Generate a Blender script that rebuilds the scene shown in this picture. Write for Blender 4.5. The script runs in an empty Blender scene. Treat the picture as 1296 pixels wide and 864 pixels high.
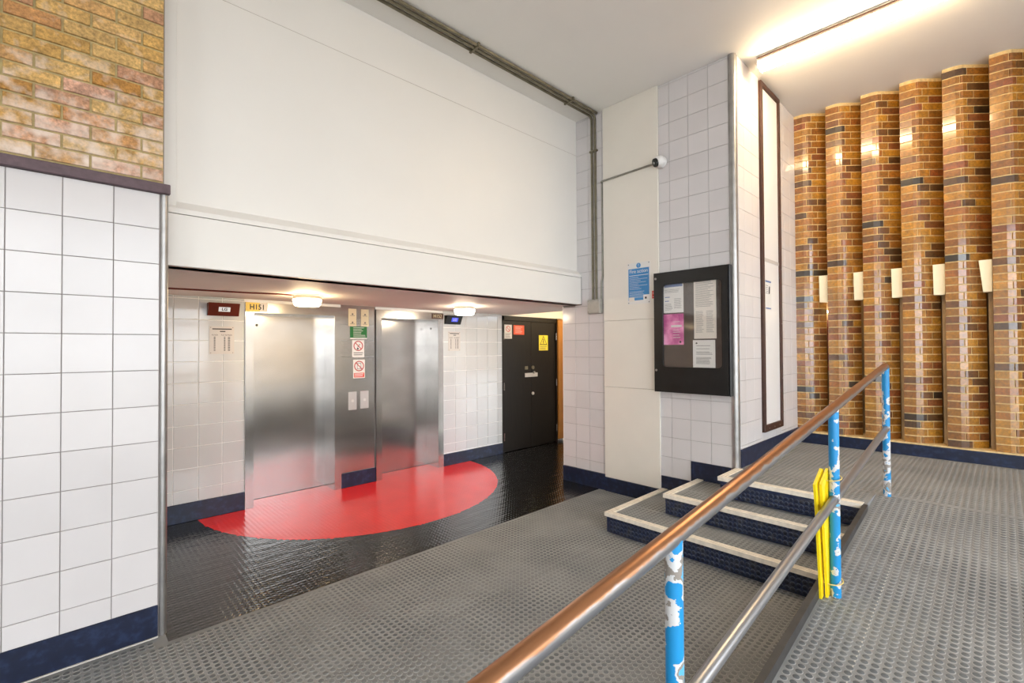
import bpy, bmesh, math, random
import numpy as np
from mathutils import Vector, Matrix
random.seed(7)
S = bpy.context.scene
COL = S.collection

# ------------------------------------------------------------------ camera
CAM = Vector((0, 0, 1.65))
YAW, PITCH, ROLL, FPX = 0.8052878, 0.01318467, -0.00522766, 598.44
def cam_axes():
    f = Vector((math.cos(YAW)*math.cos(PITCH), math.sin(YAW)*math.cos(PITCH), math.sin(PITCH)))
    r = Vector((math.sin(YAW), -math.cos(YAW), 0)); u = r.cross(f)
    return (math.cos(ROLL)*r+math.sin(ROLL)*u, -math.sin(ROLL)*r+math.cos(ROLL)*u, f)
_r, _u, _f = cam_axes()
cd = bpy.data.cameras.new('camera'); cam = bpy.data.objects.new('camera', cd); COL.objects.link(cam)
cam.matrix_world = Matrix(((_r.x, _u.x, -_f.x, CAM.x), (_r.y, _u.y, -_f.y, CAM.y), (_r.z, _u.z, -_f.z, CAM.z), (0, 0, 0, 1)))
cd.sensor_width = 36; cd.lens = FPX/1296*36; cd.clip_start = .02
S.camera = cam

# ------------------------------------------------------------------ sky, exposure
W = bpy.data.worlds.new('sky'); S.world = W; W.use_nodes = True
bg = W.node_tree.nodes['Background']; bg.inputs[0].default_value = (.90, .95, 1.0, 1); bg.inputs[1].default_value = 4.6
S.view_settings.view_transform = 'Standard'; S.view_settings.look = 'None'
S.view_settings.gamma = 1; S.view_settings.use_curve_mapping = False
S.view_settings.exposure = 0.58

# ------------------------------------------------------------------ materials
def lin(c):
    return tuple(((v/255)/12.92 if v/255 <= .04045 else ((v/255+.055)/1.055)**2.4) for v in c)
M = {}
def mat(name, rgb, rough=.5, metal=0., var=0., vscale=6., bump=0., bscale=40., rand=0., coat=0., spec=.5, rgb2=None, lo=.45, hi=.6, emit=None, estr=0., stretch=None, aniso=0.):
    m = bpy.data.materials.new(name); m.use_nodes = True; nt = m.node_tree; N = nt.nodes; L = nt.links
    b = N['Principled BSDF']; c = (*lin(rgb), 1)
    b.inputs['Base Color'].default_value = c; b.inputs['Roughness'].default_value = rough; b.inputs['Metallic'].default_value = metal
    b.inputs['Coat Weight'].default_value = coat; b.inputs['Coat Roughness'].default_value = .12; b.inputs['Specular IOR Level'].default_value = spec
    if aniso: b.inputs['Anisotropic'].default_value = aniso
    geo = N.new('ShaderNodeNewGeometry'); vec = geo.outputs['Position']
    if stretch:
        mp = N.new('ShaderNodeMapping'); mp.inputs['Scale'].default_value = stretch; L.new(vec, mp.inputs[0]); vec = mp.outputs[0]
    col = None
    if rgb2 is not None:
        n = N.new('ShaderNodeTexNoise'); n.inputs['Scale'].default_value = vscale; n.inputs['Detail'].default_value = 5; L.new(vec, n.inputs['Vector'])
        r = N.new('ShaderNodeValToRGB'); r.color_ramp.elements[0].position = lo; r.color_ramp.elements[1].position = hi
        r.color_ramp.elements[0].color = c; r.color_ramp.elements[1].color = (*lin(rgb2), 1)
        L.new(n.outputs[0], r.inputs[0]); col = r.outputs[0]
    if var or rand:
        hs = N.new('ShaderNodeHueSaturation'); hs.inputs['Color'].default_value = c
        if col: L.new(col, hs.inputs['Color'])
        val = None
        if var:
            n = N.new('ShaderNodeTexNoise'); n.inputs['Scale'].default_value = vscale; n.inputs['Detail'].default_value = 4; L.new(vec, n.inputs['Vector'])
            mr = N.new('ShaderNodeMapRange'); mr.inputs[1].default_value = .3; mr.inputs[2].default_value = .7; mr.inputs[3].default_value = 1-var; mr.inputs[4].default_value = 1+var
            L.new(n.outputs[0], mr.inputs[0]); val = mr.outputs[0]
        if rand:
            oi = N.new('ShaderNodeObjectInfo'); mr2 = N.new('ShaderNodeMapRange'); mr2.inputs[3].default_value = 1-rand; mr2.inputs[4].default_value = 1+rand
            L.new(oi.outputs['Random'], mr2.inputs[0])
            if val:
                mu = N.new('ShaderNodeMath'); mu.operation = 'MULTIPLY'; L.new(val, mu.inputs[0]); L.new(mr2.outputs[0], mu.inputs[1]); val = mu.outputs[0]
            else: val = mr2.outputs[0]
        L.new(val, hs.inputs['Value']); col = hs.outputs[0]
    if col: L.new(col, b.inputs['Base Color'])
    if bump:
        n = N.new('ShaderNodeTexNoise'); n.inputs['Scale'].default_value = bscale; n.inputs['Detail'].default_value = 3; L.new(vec, n.inputs['Vector'])
        bp = N.new('ShaderNodeBump'); bp.inputs['Strength'].default_value = bump; bp.inputs['Distance'].default_value = .01
        L.new(n.outputs[0], bp.inputs['Height']); L.new(bp.outputs[0], b.inputs['Normal'])
    if emit:
        b.inputs['Emission Color'].default_value = (*lin(emit), 1); b.inputs['Emission Strength'].default_value = estr
    M[name] = m; return m

def brick_mat(name, stops, rough, coat, vs=55., whiten=None, bump=.35):
    """colour drawn per brick from a ramp, mottled by fine noise; optional pale salt bloom"""
    m = bpy.data.materials.new(name); m.use_nodes = True; nt = m.node_tree; N = nt.nodes; L = nt.links
    b = N['Principled BSDF']; b.inputs['Roughness'].default_value = rough; b.inputs['Coat Weight'].default_value = coat; b.inputs['Coat Roughness'].default_value = .14
    oi = N.new('ShaderNodeObjectInfo'); r = N.new('ShaderNodeValToRGB'); cr = r.color_ramp
    while len(cr.elements) < len(stops): cr.elements.new(.5)
    for e, (p, c) in zip(cr.elements, stops): e.position = p; e.color = (*lin(c), 1)
    L.new(oi.outputs['Random'], r.inputs[0])
    geo = N.new('ShaderNodeNewGeometry')
    n = N.new('ShaderNodeTexNoise'); n.inputs['Scale'].default_value = vs; n.inputs['Detail'].default_value = 6; n.inputs['Roughness'].default_value = .7; L.new(geo.outputs['Position'], n.inputs['Vector'])
    n2 = N.new('ShaderNodeTexNoise'); n2.inputs['Scale'].default_value = 11; n2.inputs['Detail'].default_value = 3; L.new(geo.outputs['Position'], n2.inputs['Vector'])
    mr = N.new('ShaderNodeMapRange'); mr.inputs[1].default_value = .3; mr.inputs[2].default_value = .7; mr.inputs[3].default_value = .45; mr.inputs[4].default_value = 1.28; L.new(n.outputs[0], mr.inputs[0])
    mr2 = N.new('ShaderNodeMapRange'); mr2.inputs[1].default_value = .3; mr2.inputs[2].default_value = .7; mr2.inputs[3].default_value = .75; mr2.inputs[4].default_value = 1.2; L.new(n2.outputs[0], mr2.inputs[0])
    mu = N.new('ShaderNodeMath'); mu.operation = 'MULTIPLY'; L.new(mr.outputs[0], mu.inputs[0]); L.new(mr2.outputs[0], mu.inputs[1])
    hs = N.new('ShaderNodeHueSaturation'); L.new(r.outputs[0], hs.inputs['Color']); L.new(mu.outputs[0], hs.inputs['Value'])
    out = hs.outputs[0]
    if whiten:
        z0, z1, wc = whiten
        sp = N.new('ShaderNodeSeparateXYZ'); L.new(geo.outputs['Position'], sp.inputs[0])
        zr = N.new('ShaderNodeMapRange'); zr.inputs[1].default_value = z0; zr.inputs[2].default_value = z1; zr.inputs[3].default_value = .62; zr.inputs[4].default_value = -.25; L.new(sp.outputs[2], zr.inputs[0])
        n3 = N.new('ShaderNodeTexNoise'); n3.inputs['Scale'].default_value = 14; n3.inputs['Detail'].default_value = 6; L.new(geo.outputs['Position'], n3.inputs['Vector'])
        ad = N.new('ShaderNodeMath'); ad.operation = 'ADD'; L.new(zr.outputs[0], ad.inputs[0])
        sc = N.new('ShaderNodeMapRange'); sc.inputs[1].default_value = .35; sc.inputs[2].default_value = .65; sc.inputs[3].default_value = -.45; sc.inputs[4].default_value = .45; L.new(n3.outputs[0], sc.inputs[0]); L.new(sc.outputs[0], ad.inputs[1])
        cl = N.new('ShaderNodeClamp'); L.new(ad.outputs[0], cl.inputs[0])
        mx = N.new('ShaderNodeMix'); mx.data_type = 'RGBA'; L.new(cl.outputs[0], mx.inputs['Factor']); L.new(out, mx.inputs['A']); mx.inputs['B'].default_value = (*lin(wc), 1)
        out = mx.outputs['Result']
    L.new(out, b.inputs['Base Color'])
    bp = N.new('ShaderNodeBump'); bp.inputs['Strength'].default_value = bump; bp.inputs['Distance'].default_value = .006; L.new(n.outputs[0], bp.inputs['Height']); L.new(bp.outputs[0], b.inputs['Normal'])
    M[name] = m

mat('tile_white', (214, 210, 210), .16, rand=.03, var=.02, vscale=3)
mat('tile_grey', (200, 202, 203), .07, rand=.03, spec=.6)
mat('grout_dark', (146, 138, 136), .9)
mat('grout_light', (242, 241, 238), .8)
mat('grout_pale', (176, 166, 156), .9)
mat('white_paint', (230, 226, 220), .45, var=.012, vscale=2)
mat('cream_paint', (231, 225, 214), .5, var=.02, vscale=3)
mat('ceiling_paint', (230, 226, 220), .6, var=.015, vscale=2, bump=.08, bscale=9)
mat('navy', (20, 30, 56), .38, var=.2, vscale=22, rgb2=(36, 48, 78), lo=.5, hi=.75)
mat('steel', (188, 185, 182), .2, 1., var=.10, vscale=2.2, aniso=.4, stretch=(1, 1, 1.6))
mat('steel_dark', (150, 147, 144), .33, 1., var=.1, vscale=5, aniso=.5)
mat('bead_steel', (170, 168, 166), .38, .9, var=.12, vscale=12)
mat('timber_rail', (92, 72, 78), .55, var=.2, vscale=30, bump=.1)
mat('brown_frame', (66, 40, 30), .45, var=.2, vscale=20)
mat('oak', (176, 118, 52), .45, var=.15, vscale=10, stretch=(12, 12, 1))
mat('timber_grey', (162, 136, 100), .6, var=.15, vscale=10)
mat('door_dark', (20, 14, 8), .45, var=.4, vscale=6, stretch=(9, 9, .6), spec=.3)
mat('black', (14, 14, 15), .35)
mat('black_enamel', (20, 20, 21), .3, var=.3, vscale=10, bump=.05)
mat('board_felt', (74, 62, 56), .8, var=.2, vscale=14)
mat('paper', (226, 224, 220), .7)
mat('paper_warm', (226, 218, 208), .7)
mat('ink', (92, 90, 92), .8)
mat('ink_black', (24, 22, 22), .6)
mat('ink_blue', (96, 120, 170), .7)
mat('pink_print', (206, 92, 158), .6, var=.25, vscale=8, rgb2=(232, 160, 200), lo=.45, hi=.7)
mat('sign_blue', (58, 132, 190), .4, var=.05)
mat('sign_green', (16, 110, 44), .4)
mat('sign_red', (214, 62, 46), .45)
mat('ring_red', (176, 32, 46), .45)
mat('sign_yellow', (232, 212, 60), .4)
mat('sign_orange', (226, 84, 44), .5)
mat('plate_yellow', (226, 190, 70), .4)
mat('plate_grey', (198, 192, 186), .35)
mat('plate_steel', (206, 204, 202), .35, .6)
mat('plate_brown', (84, 60, 46), .4)
mat('ivory', (226, 212, 178), .4)
mat('display_red', (94, 36, 22), .3, var=.15)
mat('screen_white', (220, 232, 240), .3, emit=(215, 232, 245), estr=.12)
mat('screen_blue', (60, 80, 220), .3, emit=(70, 90, 240), estr=.5)
mat('galv', (150, 148, 138), .45, .7, var=.15, vscale=20)
mat('galv_old', (120, 112, 92), .5, .5, var=.25, vscale=14)
mat('box_grey', (170, 166, 158), .5, .2, var=.12, vscale=20)
mat('plastic_white', (232, 230, 228), .35)
mat('yellow_plastic', (244, 214, 20), .4, var=.06)
mat('tie', (214, 190, 110), .5)
mat('red_cable', (110, 40, 30), .5)
mat('nosing', (238, 229, 214), .55, var=.12, vscale=25)
mat('nosing_rib', (206, 194, 174), .6, var=.15, vscale=25)
mat('rubber', (122, 123, 124), .62, rgb2=(134, 135, 135), vscale=3.0, lo=.35, hi=.65, var=.12)
mat('stud_rim', (164, 164, 161), .68, spec=.25, rgb2=(146, 146, 144), vscale=2.5, lo=.4, hi=.6, var=.1)
mat('riser_rim', (66, 74, 88), .5, var=.2, vscale=12)
mat('rubber_stud', (100, 103, 106), .68, spec=.25, rgb2=(118, 120, 121), vscale=2.2, lo=.35, hi=.65, var=.16)
mat('rubber_seam', (196, 192, 182), .7)
mat('rubber_edge', (58, 56, 54), .55, var=.3, vscale=10)
mat('riser', (28, 42, 76), .45, rgb2=(70, 70, 70), vscale=14, lo=.5, hi=.75, var=.2)
mat('riser_stud', (22, 32, 58), .35, rgb2=(52, 52, 54), vscale=14, lo=.5, hi=.75)
mat('lobby_black', (22, 22, 23), .09, var=.3, vscale=4, bump=.55, bscale=8, coat=.3, stretch=(.5, 1.8, 1))
mat('lobby_red', (224, 36, 30), .11, spec=.5, var=.06, vscale=4, bump=.10, bscale=7, coat=.15)
mat('slot_red', (150, 26, 22), .5)
mat('bulb', (255, 250, 240), .4, emit=(255, 226, 176), estr=42)
mat('bulb_white', (255, 250, 245), .4, emit=(255, 236, 205), estr=34)
mat('tube_light', (255, 252, 245), .4, emit=(255, 224, 178), estr=46)
mat('box_cream', (246, 238, 210), .5)
mat('lamp_base', (196, 188, 178), .5)
mat('mortar_left', (176, 158, 112), .95, var=.2, vscale=30)
mat('mortar_right', (214, 186, 134), .85, var=.2, vscale=30)
mat('paving', (200, 198, 194), .9)
mat('lens', (8, 8, 9), .08)
brick_mat('brick_left', [(0, (188, 134, 66)), (.25, (204, 160, 90)), (.5, (212, 174, 112)), (.72, (196, 138, 86)), (.9, (210, 164, 140)), (1, (176, 124, 66))], .85, 0, whiten=(2.6, 3.3, (230, 212, 198)))
brick_mat('brick_right', [(0, (178, 120, 30)), (.16, (146, 92, 28)), (.34, (186, 130, 38)), (.52, (132, 80, 28)), (.68, (166, 106, 32)), (.80, (144, 76, 36)), (.90, (112, 70, 30)), (.965, (92, 58, 26)), (.99, (44, 32, 20))], .45, .65, vs=42., bump=.22)
M['brick_right'].node_tree.nodes['Principled BSDF'].inputs['Coat IOR'].default_value = 1.9
M['brick_right'].node_tree.nodes['Principled BSDF'].inputs['Coat Roughness'].default_value = .11

# painted posts and rails
def post_mat():
    m = bpy.data.materials.new('post_paint'); m.use_nodes = True; nt = m.node_tree; N = nt.nodes; L = nt.links; b = N['Principled BSDF']
    g = N.new('ShaderNodeNewGeometry'); n = N.new('ShaderNodeTexNoise'); n.inputs['Scale'].default_value = 12; n.inputs['Detail'].default_value = 9; L.new(g.outputs['Position'], n.inputs['Vector'])
    r = N.new('ShaderNodeValToRGB'); cr = r.color_ramp; cr.interpolation = 'CONSTANT'
    cr.elements[0].position = 0; cr.elements[0].color = (*lin((22, 136, 196)), 1)
    cr.elements[1].position = .495; cr.elements[1].color = (*lin((205, 205, 205)), 1)
    e = cr.elements.new(.565); e.color = (*lin((140, 132, 124)), 1); e = cr.elements.new(.63); e.color = (*lin((86, 170, 214)), 1)
    L.new(n.outputs[0], r.inputs[0]); L.new(r.outputs[0], b.inputs['Base Color']); b.inputs['Roughness'].default_value = .4
    M['post_paint'] = m
def rail_mat(name, top, bot, lo, hi):
    m = bpy.data.materials.new(name); m.use_nodes = True; nt = m.node_tree; N = nt.nodes; L = nt.links; b = N['Principled BSDF']
    g = N.new('ShaderNodeNewGeometry'); sp = N.new('ShaderNodeSeparateXYZ'); L.new(g.outputs['Normal'], sp.inputs[0])
    n = N.new('ShaderNodeTexNoise'); n.inputs['Scale'].default_value = 16; n.inputs['Detail'].default_value = 6; L.new(g.outputs['Position'], n.inputs['Vector'])
    ad = N.new('ShaderNodeMath'); ad.operation = 'MULTIPLY_ADD'; L.new(n.outputs[0], ad.inputs[0]); ad.inputs[1].default_value = .9; L.new(sp.outputs[2], ad.inputs[2])
    r = N.new('ShaderNodeValToRGB'); cr = r.color_ramp; cr.elements[0].position = lo; cr.elements[0].color = (*lin(bot), 1); cr.elements[1].position = hi; cr.elements[1].color = (*lin(top), 1)
    L.new(ad.outputs[0], r.inputs[0]); L.new(r.outputs[0], b.inputs['Base Color']); b.inputs['Roughness'].default_value = .3; b.inputs['Metallic'].default_value = .8
    M[name] = m
post_mat(); rail_mat('rail_worn', (164, 116, 82), (150, 150, 152), .78, .98); rail_mat('rail_low', (186, 152, 116), (160, 161, 164), 1.08, 1.30)

def glass_mat():
    m = bpy.data.materials.new('clear_glass'); m.use_nodes = True; nt = m.node_tree; N = nt.nodes; L = nt.links; N.remove(N['Principled BSDF'])
    t = N.new('ShaderNodeBsdfTransparent'); g = N.new('ShaderNodeBsdfGlossy'); g.inputs['Roughness'].default_value = .05
    mx = N.new('ShaderNodeMixShader'); mx.inputs[0].default_value = .07
    L.new(t.outputs[0], mx.inputs[1]); L.new(g.outputs[0], mx.inputs[2]); L.new(mx.outputs[0], N['Material Output'].inputs[0])
    M['clear_glass'] = m
glass_mat()

# ------------------------------------------------------------------ building helpers
ORG = {}          # world origin of every object
def link(o, org, parent):
    COL.objects.link(o); ORG[o.name] = Vector(org)
    if parent is not None:
        o.parent = parent; o.location = Vector(org) - ORG[parent.name]
    else: o.location = org
    return o
def tag(o, label=None, cat=None, group=None, kind=None):
    if label: o['label'] = label
    if cat: o['category'] = cat
    if group: o['group'] = group
    if kind: o['kind'] = kind
    return o
def thing(name, org, label, cat, group=None):
    o = bpy.data.objects.new(name, None); o.empty_display_size = .1
    return tag(link(o, org, None), label, cat, group)
class MB:
    def __init__(s): s.v = []; s.f = []
    def add(s, v, f):
        k = len(s.v); s.v += [tuple(p) for p in v]; s.f += [tuple(i+k for i in q) for q in f]; return s
    def box(s, x0, x1, y0, y1, z0, z1):
        return s.add([(x, y, z) for z in (z0, z1) for y in (y0, y1) for x in (x0, x1)],
                     [(0, 2, 3, 1), (4, 5, 7, 6), (0, 1, 5, 4), (2, 6, 7, 3), (0, 4, 6, 2), (1, 3, 7, 5)])
    def fbox(s, fr, r0, r1, u0, u1, d0, d1):
        O, R, U, N = fr
        pts = [O+R*r+U*u+N*d for d in (d0, d1) for u in (u0, u1) for r in (r0, r1)]
        return s.add(pts, [(0, 2, 3, 1), (4, 5, 7, 6), (0, 1, 5, 4), (2, 6, 7, 3), (0, 4, 6, 2), (1, 3, 7, 5)])
    def prism(s, poly, fr, d0, d1):
        """poly in frame coordinates (r,u), extruded along the frame's normal"""
        O, R, U, N = fr; n = len(poly)
        s.add([O+R*a+U*b+N*d0 for a, b in poly]+[O+R*a+U*b+N*d1 for a, b in poly],
              [tuple(range(n-1, -1, -1)), tuple(range(n, 2*n))]+[(i, (i+1) % n, n+(i+1) % n, n+i) for i in range(n)]); return s
    def ring(s, outer, inner, fr, d0, d1):
        O, R, U, N = fr; n = len(outer)
        P = lambda q, d: [O+R*a+U*b+N*d for a, b in q]
        v = P(outer, d0)+P(inner, d0)+P(outer, d1)+P(inner, d1); f = []
        for i in range(n):
            j = (i+1) % n
            f += [(i, n+i, n+j, j), (2*n+i, 2*n+j, 3*n+j, 3*n+i), (i, j, 2*n+j, 2*n+i), (n+i, 3*n+i, 3*n+j, n+j)]
        return s.add(v, f)
    def tube(s, path, r, n=12, cap=True):
        path = [Vector(p) for p in path]; rings = []; up = None
        for i, p in enumerate(path):
            t = (path[min(i+1, len(path)-1)]-path[max(i-1, 0)]).normalized()
            if up is None: up = Vector((0, 0, 1)) if abs(t.z) < .9 else Vector((1, 0, 0))
            a = t.cross(up).normalized(); up = a.cross(t).normalized(); rr = r[i] if isinstance(r, (list, tuple)) else r
            rings.append([p+a*(rr*math.cos(2*math.pi*k/n))+up*(rr*math.sin(2*math.pi*k/n)) for k in range(n)])
        v = [q for g in rings for q in g]; f = []
        for i in range(len(rings)-1):
            for k in range(n):
                f.append((i*n+k, (i+1)*n+k, (i+1)*n+(k+1) % n, i*n+(k+1) % n))
        if cap: f += [tuple(range(n)), tuple(range(len(v)-1, len(v)-n-1, -1))]
        return s.add(v, f)
    def lathe(s, c, prof, n=28):
        v = []; f = []
        for r, z in prof:
            v += [(c[0]+r*math.cos(2*math.pi*k/n), c[1]+r*math.sin(2*math.pi*k/n), z) for k in range(n)]
        for i in range(len(prof)-1):
            for k in range(n): f.append((i*n+k, i*n+(k+1) % n, (i+1)*n+(k+1) % n, (i+1)*n+k))
        f += [tuple(range(n-1, -1, -1)), tuple(range(len(v)-n, len(v)))]
        return s.add(v, f)
    def build(s, name, m, parent=None, smooth=False, bevel=0, org=None, fix=True):
        if org is None:
            a = np.array(s.v); lo = a.min(0); hi = a.max(0); org = ((lo[0]+hi[0])/2, (lo[1]+hi[1])/2, lo[2])
        org = Vector(org)
        me = bpy.data.meshes.new(name); me.from_pydata([tuple(Vector(p)-org) for p in s.v], [], s.f)
        if bevel or fix:
            bm = bmesh.new(); bm.from_mesh(me)
            bmesh.ops.recalc_face_normals(bm, faces=bm.faces)
            if bevel: bmesh.ops.bevel(bm, geom=list(bm.edges), offset=bevel, segments=2 if bevel > .004 else 1, affect='EDGES', profile=.5)
            bm.to_mesh(me); bm.free()
        me.materials.append(M[m])
        if smooth: me.shade_smooth(); me.set_sharp_from_angle(angle=math.radians(35))
        o = bpy.data.objects.new(name, me); return link(o, org, parent)
def box(name, x0, x1, y0, y1, z0, z1, m, parent=None, bevel=0):
    return MB().box(x0, x1, y0, y1, z0, z1).build(name, m, parent, bevel=bevel)
def struct(o, label=None): return tag(o, label, kind='structure')
def frame(O, side):
    """wall frames: origin, right as the viewer sees it, up, normal towards the viewer"""
    V = Vector
    return {'y': (V(O), V((1, 0, 0)), V((0, 0, 1)), V((0, -1, 0))), 'x': (V(O), V((0, -1, 0)), V((0, 0, 1)), V((-1, 0, 0)))}[side]
def circle(c, r, n=28, a0=0): return [(c[0]+r*math.cos(a0+2*math.pi*k/n), c[1]+r*math.sin(a0+2*math.pi*k/n)) for k in range(n)]
def text(name, s, fr, r, u, size, m, parent, d=.0015, align='CENTER', sx=1.0, ext=.0003, bold=0):
    c = bpy.data.curves.new('tmp', 'FONT'); c.body = s; c.size = size; c.align_x = align; c.align_y = 'CENTER'; c.extrude = ext; c.resolution_u = 3; c.offset = bold
    t = bpy.data.objects.new('tmp', c); COL.objects.link(t)
    dg = bpy.context.evaluated_depsgraph_get(); me = bpy.data.meshes.new_from_object(t.evaluated_get(dg)); bpy.data.objects.remove(t)
    O, R, U, N = fr; o0 = O+R*r+U*u+N*d
    for v in me.vertices: p = v.co.copy(); q = R*(p.x*sx)+U*p.y+N*p.z; v.co = q
    me.name = name; me.materials.clear(); me.materials.append(M[m])
    return link(bpy.data.objects.new(name, me), o0, parent)

# tiles: one bevelled mesh for each size, shared by all tiles of that size
TILE = {}
def tile_mesh(w, h, side, m):
    key = (round(w, 4), round(h, 4), side, m)
    if key in TILE: return TILE[key]
    fr = frame((0, 0, 0), side); t = .006; b = .0016
    mb = MB(); O, R, U, N = fr
    ou = [(-w/2, 0), (w/2, 0), (w/2, h), (-w/2, h)]; inn = [(-w/2+b, b), (w/2-b, b), (w/2-b, h-b), (-w/2+b, h-b)]
    v = [R*a+U*c for a, c in ou]+[R*a+U*c+N*(t-b) for a, c in ou]+[R*a+U*c+N*t for a, c in inn]
    f = [(8, 9, 10, 11)]
    for i in range(4):
        j = (i+1) % 4; f += [(i, j, 4+j, 4+i), (4+i, 4+j, 8+j, 8+i)]
    me = bpy.data.meshes.new('tile'); me.from_pydata([tuple(p) for p in v], [], f); me.materials.append(M[m]); TILE[key] = me; return me
def tiles(parent, fr_o, side, redges, zedges, m, joint=.0035, skip=None):
    fr = frame(fr_o, side); n = 0
    for a, b in zip(redges[:-1], redges[1:]):
        for c, d in zip(zedges[:-1], zedges[1:]):
            if b-a < .012 or d-c < .012: continue
            if skip and skip((a+b)/2, (c+d)/2): continue
            me = tile_mesh(b-a-joint, d-c-joint, side, m)
            o = bpy.data.objects.new('tile', me)
            O, R, U, N = fr
            link(o, O+R*((a+b)/2)+U*(c+joint/2)+N*random.uniform(-.0004, .0004), parent); n += 1
    return n
P = .2048
def zcuts(z0, z1, first=.302):
    k = math.ceil((z0-first)/P - 1e-6); e = [z0]
    while first+k*P < z1-1e-6:
        if first+k*P > z0+.004: e.append(first+k*P)
        k += 1
    return e+[z1]
def cuts(a, b, ref, p=P):
    k = math.ceil((a-ref)/p-1e-6); e = [a]
    while ref+k*p < b-1e-6:
        if ref+k*p > a+.004: e.append(ref+k*p)
        k += 1
    return e+[b]
def studs(name, parent, pts, A, B, N, m, r=.0168, h=.0013, n=10, rim=None):
    """low round rubber studs, one joined mesh"""
    pts = np.asarray(pts, float); k = len(pts)
    if not k: return None
    org = np.array(ORG[parent.name]); A, B, N = map(np.array, (A, B, N))
    ang = np.arange(n)*2*math.pi/n; c = np.cos(ang)[:, None]*A+np.sin(ang)[:, None]*B
    loc = np.vstack([c*r, c*(r*.84)+N*h, (N*h*1.08)[None, :]])
    V = (pts[:, None, :]+loc[None]-org).reshape(-1, 3); q = 2*n+1
    tri = []
    for i in range(n):
        j = (i+1) % n; tri += [(i, j, n+j), (i, n+j, n+i), (n+i, n+j, 2*n)]
    T = (np.array(tri)[None]+(np.arange(k)*q)[:, None, None]).reshape(-1, 3)
    me = bpy.data.meshes.new(name); me.vertices.add(len(V)); me.vertices.foreach_set('co', V.ravel())
    me.loops.add(T.size); me.loops.foreach_set('vertex_index', T.ravel().astype(np.int32))
    me.polygons.add(len(T)); me.polygons.foreach_set('loop_start', np.arange(0, T.size, 3, dtype=np.int32)); me.polygons.foreach_set('loop_total', np.full(len(T), 3, np.int32))
    me.update(); me.materials.append(M[m]); me.materials.append(M[rim or m])
    me.polygons.foreach_set('material_index', np.tile(np.array([1, 1, 0], np.int32), k*n))
    o = bpy.data.objects.new(name, me); link(o, tuple(org), parent); return tag(o, kind='stuff')
def grid(x0, x1, y0, y1, p=.038):
    xs = np.arange(x0+p/2, x1-p*.35, p); ys = np.arange(y0+p/2, y1-p*.35, p)
    X, Y = np.meshgrid(xs, ys); return np.stack([X.ravel(), Y.ravel()], 1)

# ------------------------------------------------------------------ main measures (metres)
CZ = 4.42          # ceiling
LZ = .51           # landing level
YL = 3.40          # tiled wall beside the lobby
YB = 5.45          # lift wall
XP = 4.59          # pier face
YS = 1.73          # pier side wall
XF = 6.40          # fluted wall
KY = .70           # kerb
HZ = 2.17          # lobby soffit
RS = .110          # ramp slope
def rampz(x): return LZ-RS*(4.58-x)

# ================================================================== SETTING
# ---- floor
fl = struct(MB().add([(-4.5, -4, 0), (XP, -4, 0), (XP, 3.295, 0), (.46, 3.295, 0), (.46, 3.45, 0), (-4.5, 3.45, 0)], [(0, 1, 2, 3, 4, 5)]).build('floor', 'rubber', fix=False), 'grey studded rubber floor')
g = grid(-.7, 4.58, .72, 3.28)
g = g[~((g[:, 0] > 3.55) & (g[:, 1] < 2.51))]
g = np.vstack([g, grid(-.7, .42, 3.28, 3.385)])
studs('rubber_stud', fl, np.c_[g, np.zeros(len(g))], (1, 0, 0), (0, 1, 0), (0, 0, 1), 'rubber_stud', rim='stud_rim')
for x0, x1, y in ((-.7, 4.5, 2.36), (-.7, 4.5, 1.46)):
    box('mat_joint', x0, x1, y-.001, y+.001, 0, .0009, 'rubber_edge', fl)
lf = struct(MB().add([(.46, 3.295, 0), (6.7, 3.295, 0), (6.7, 5.75, 0), (.46, 5.75, 0)], [(0, 1, 2, 3)]).build('floor', 'lobby_black', fix=False), 'glossy black painted lobby floor')
RC, RR = (2.67, 5.48), 1.685
a0 = math.asin((YB-.02-RC[1])/RR)
arc = [(RC[0]+RR*math.cos(t), RC[1]+RR*math.sin(t), .0006) for t in np.linspace(math.pi-a0, 2*math.pi+a0, 64)]
rp = MB().add(arc, [tuple(range(len(arc)))])
for xa, xb in ((1.475, 2.341), (2.943, 3.80)):
    rp.add([(xa, 5.425, .0006), (xb, 5.425, .0006), (xb, 5.72, .0006), (xa, 5.72, .0006)], [(0, 1, 2, 3)])
tag(rp.build('red_circle', 'lobby_red', lf, fix=False), 'red painted half circle')
g = grid(.5, 6.6, 3.30, 5.72)
g = g[(g[:, 1] < 5.42) | ((g[:, 0] > 1.49) & (g[:, 0] < 2.33)) | ((g[:, 0] > 2.96) & (g[:, 0] < 3.79))]
ins = ((g[:, 0]-RC[0])**2+(g[:, 1]-RC[1])**2 < RR**2)
studs('rubber_stud', lf, np.c_[g[~ins], np.zeros((~ins).sum())], (1, 0, 0), (0, 1, 0), (0, 0, 1), 'lobby_black', h=.0004)
studs('rubber_stud', lf, np.c_[g[ins], np.full(ins.sum(), .0006)], (1, 0, 0), (0, 1, 0), (0, 0, 1), 'lobby_red', h=.0004)

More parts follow.
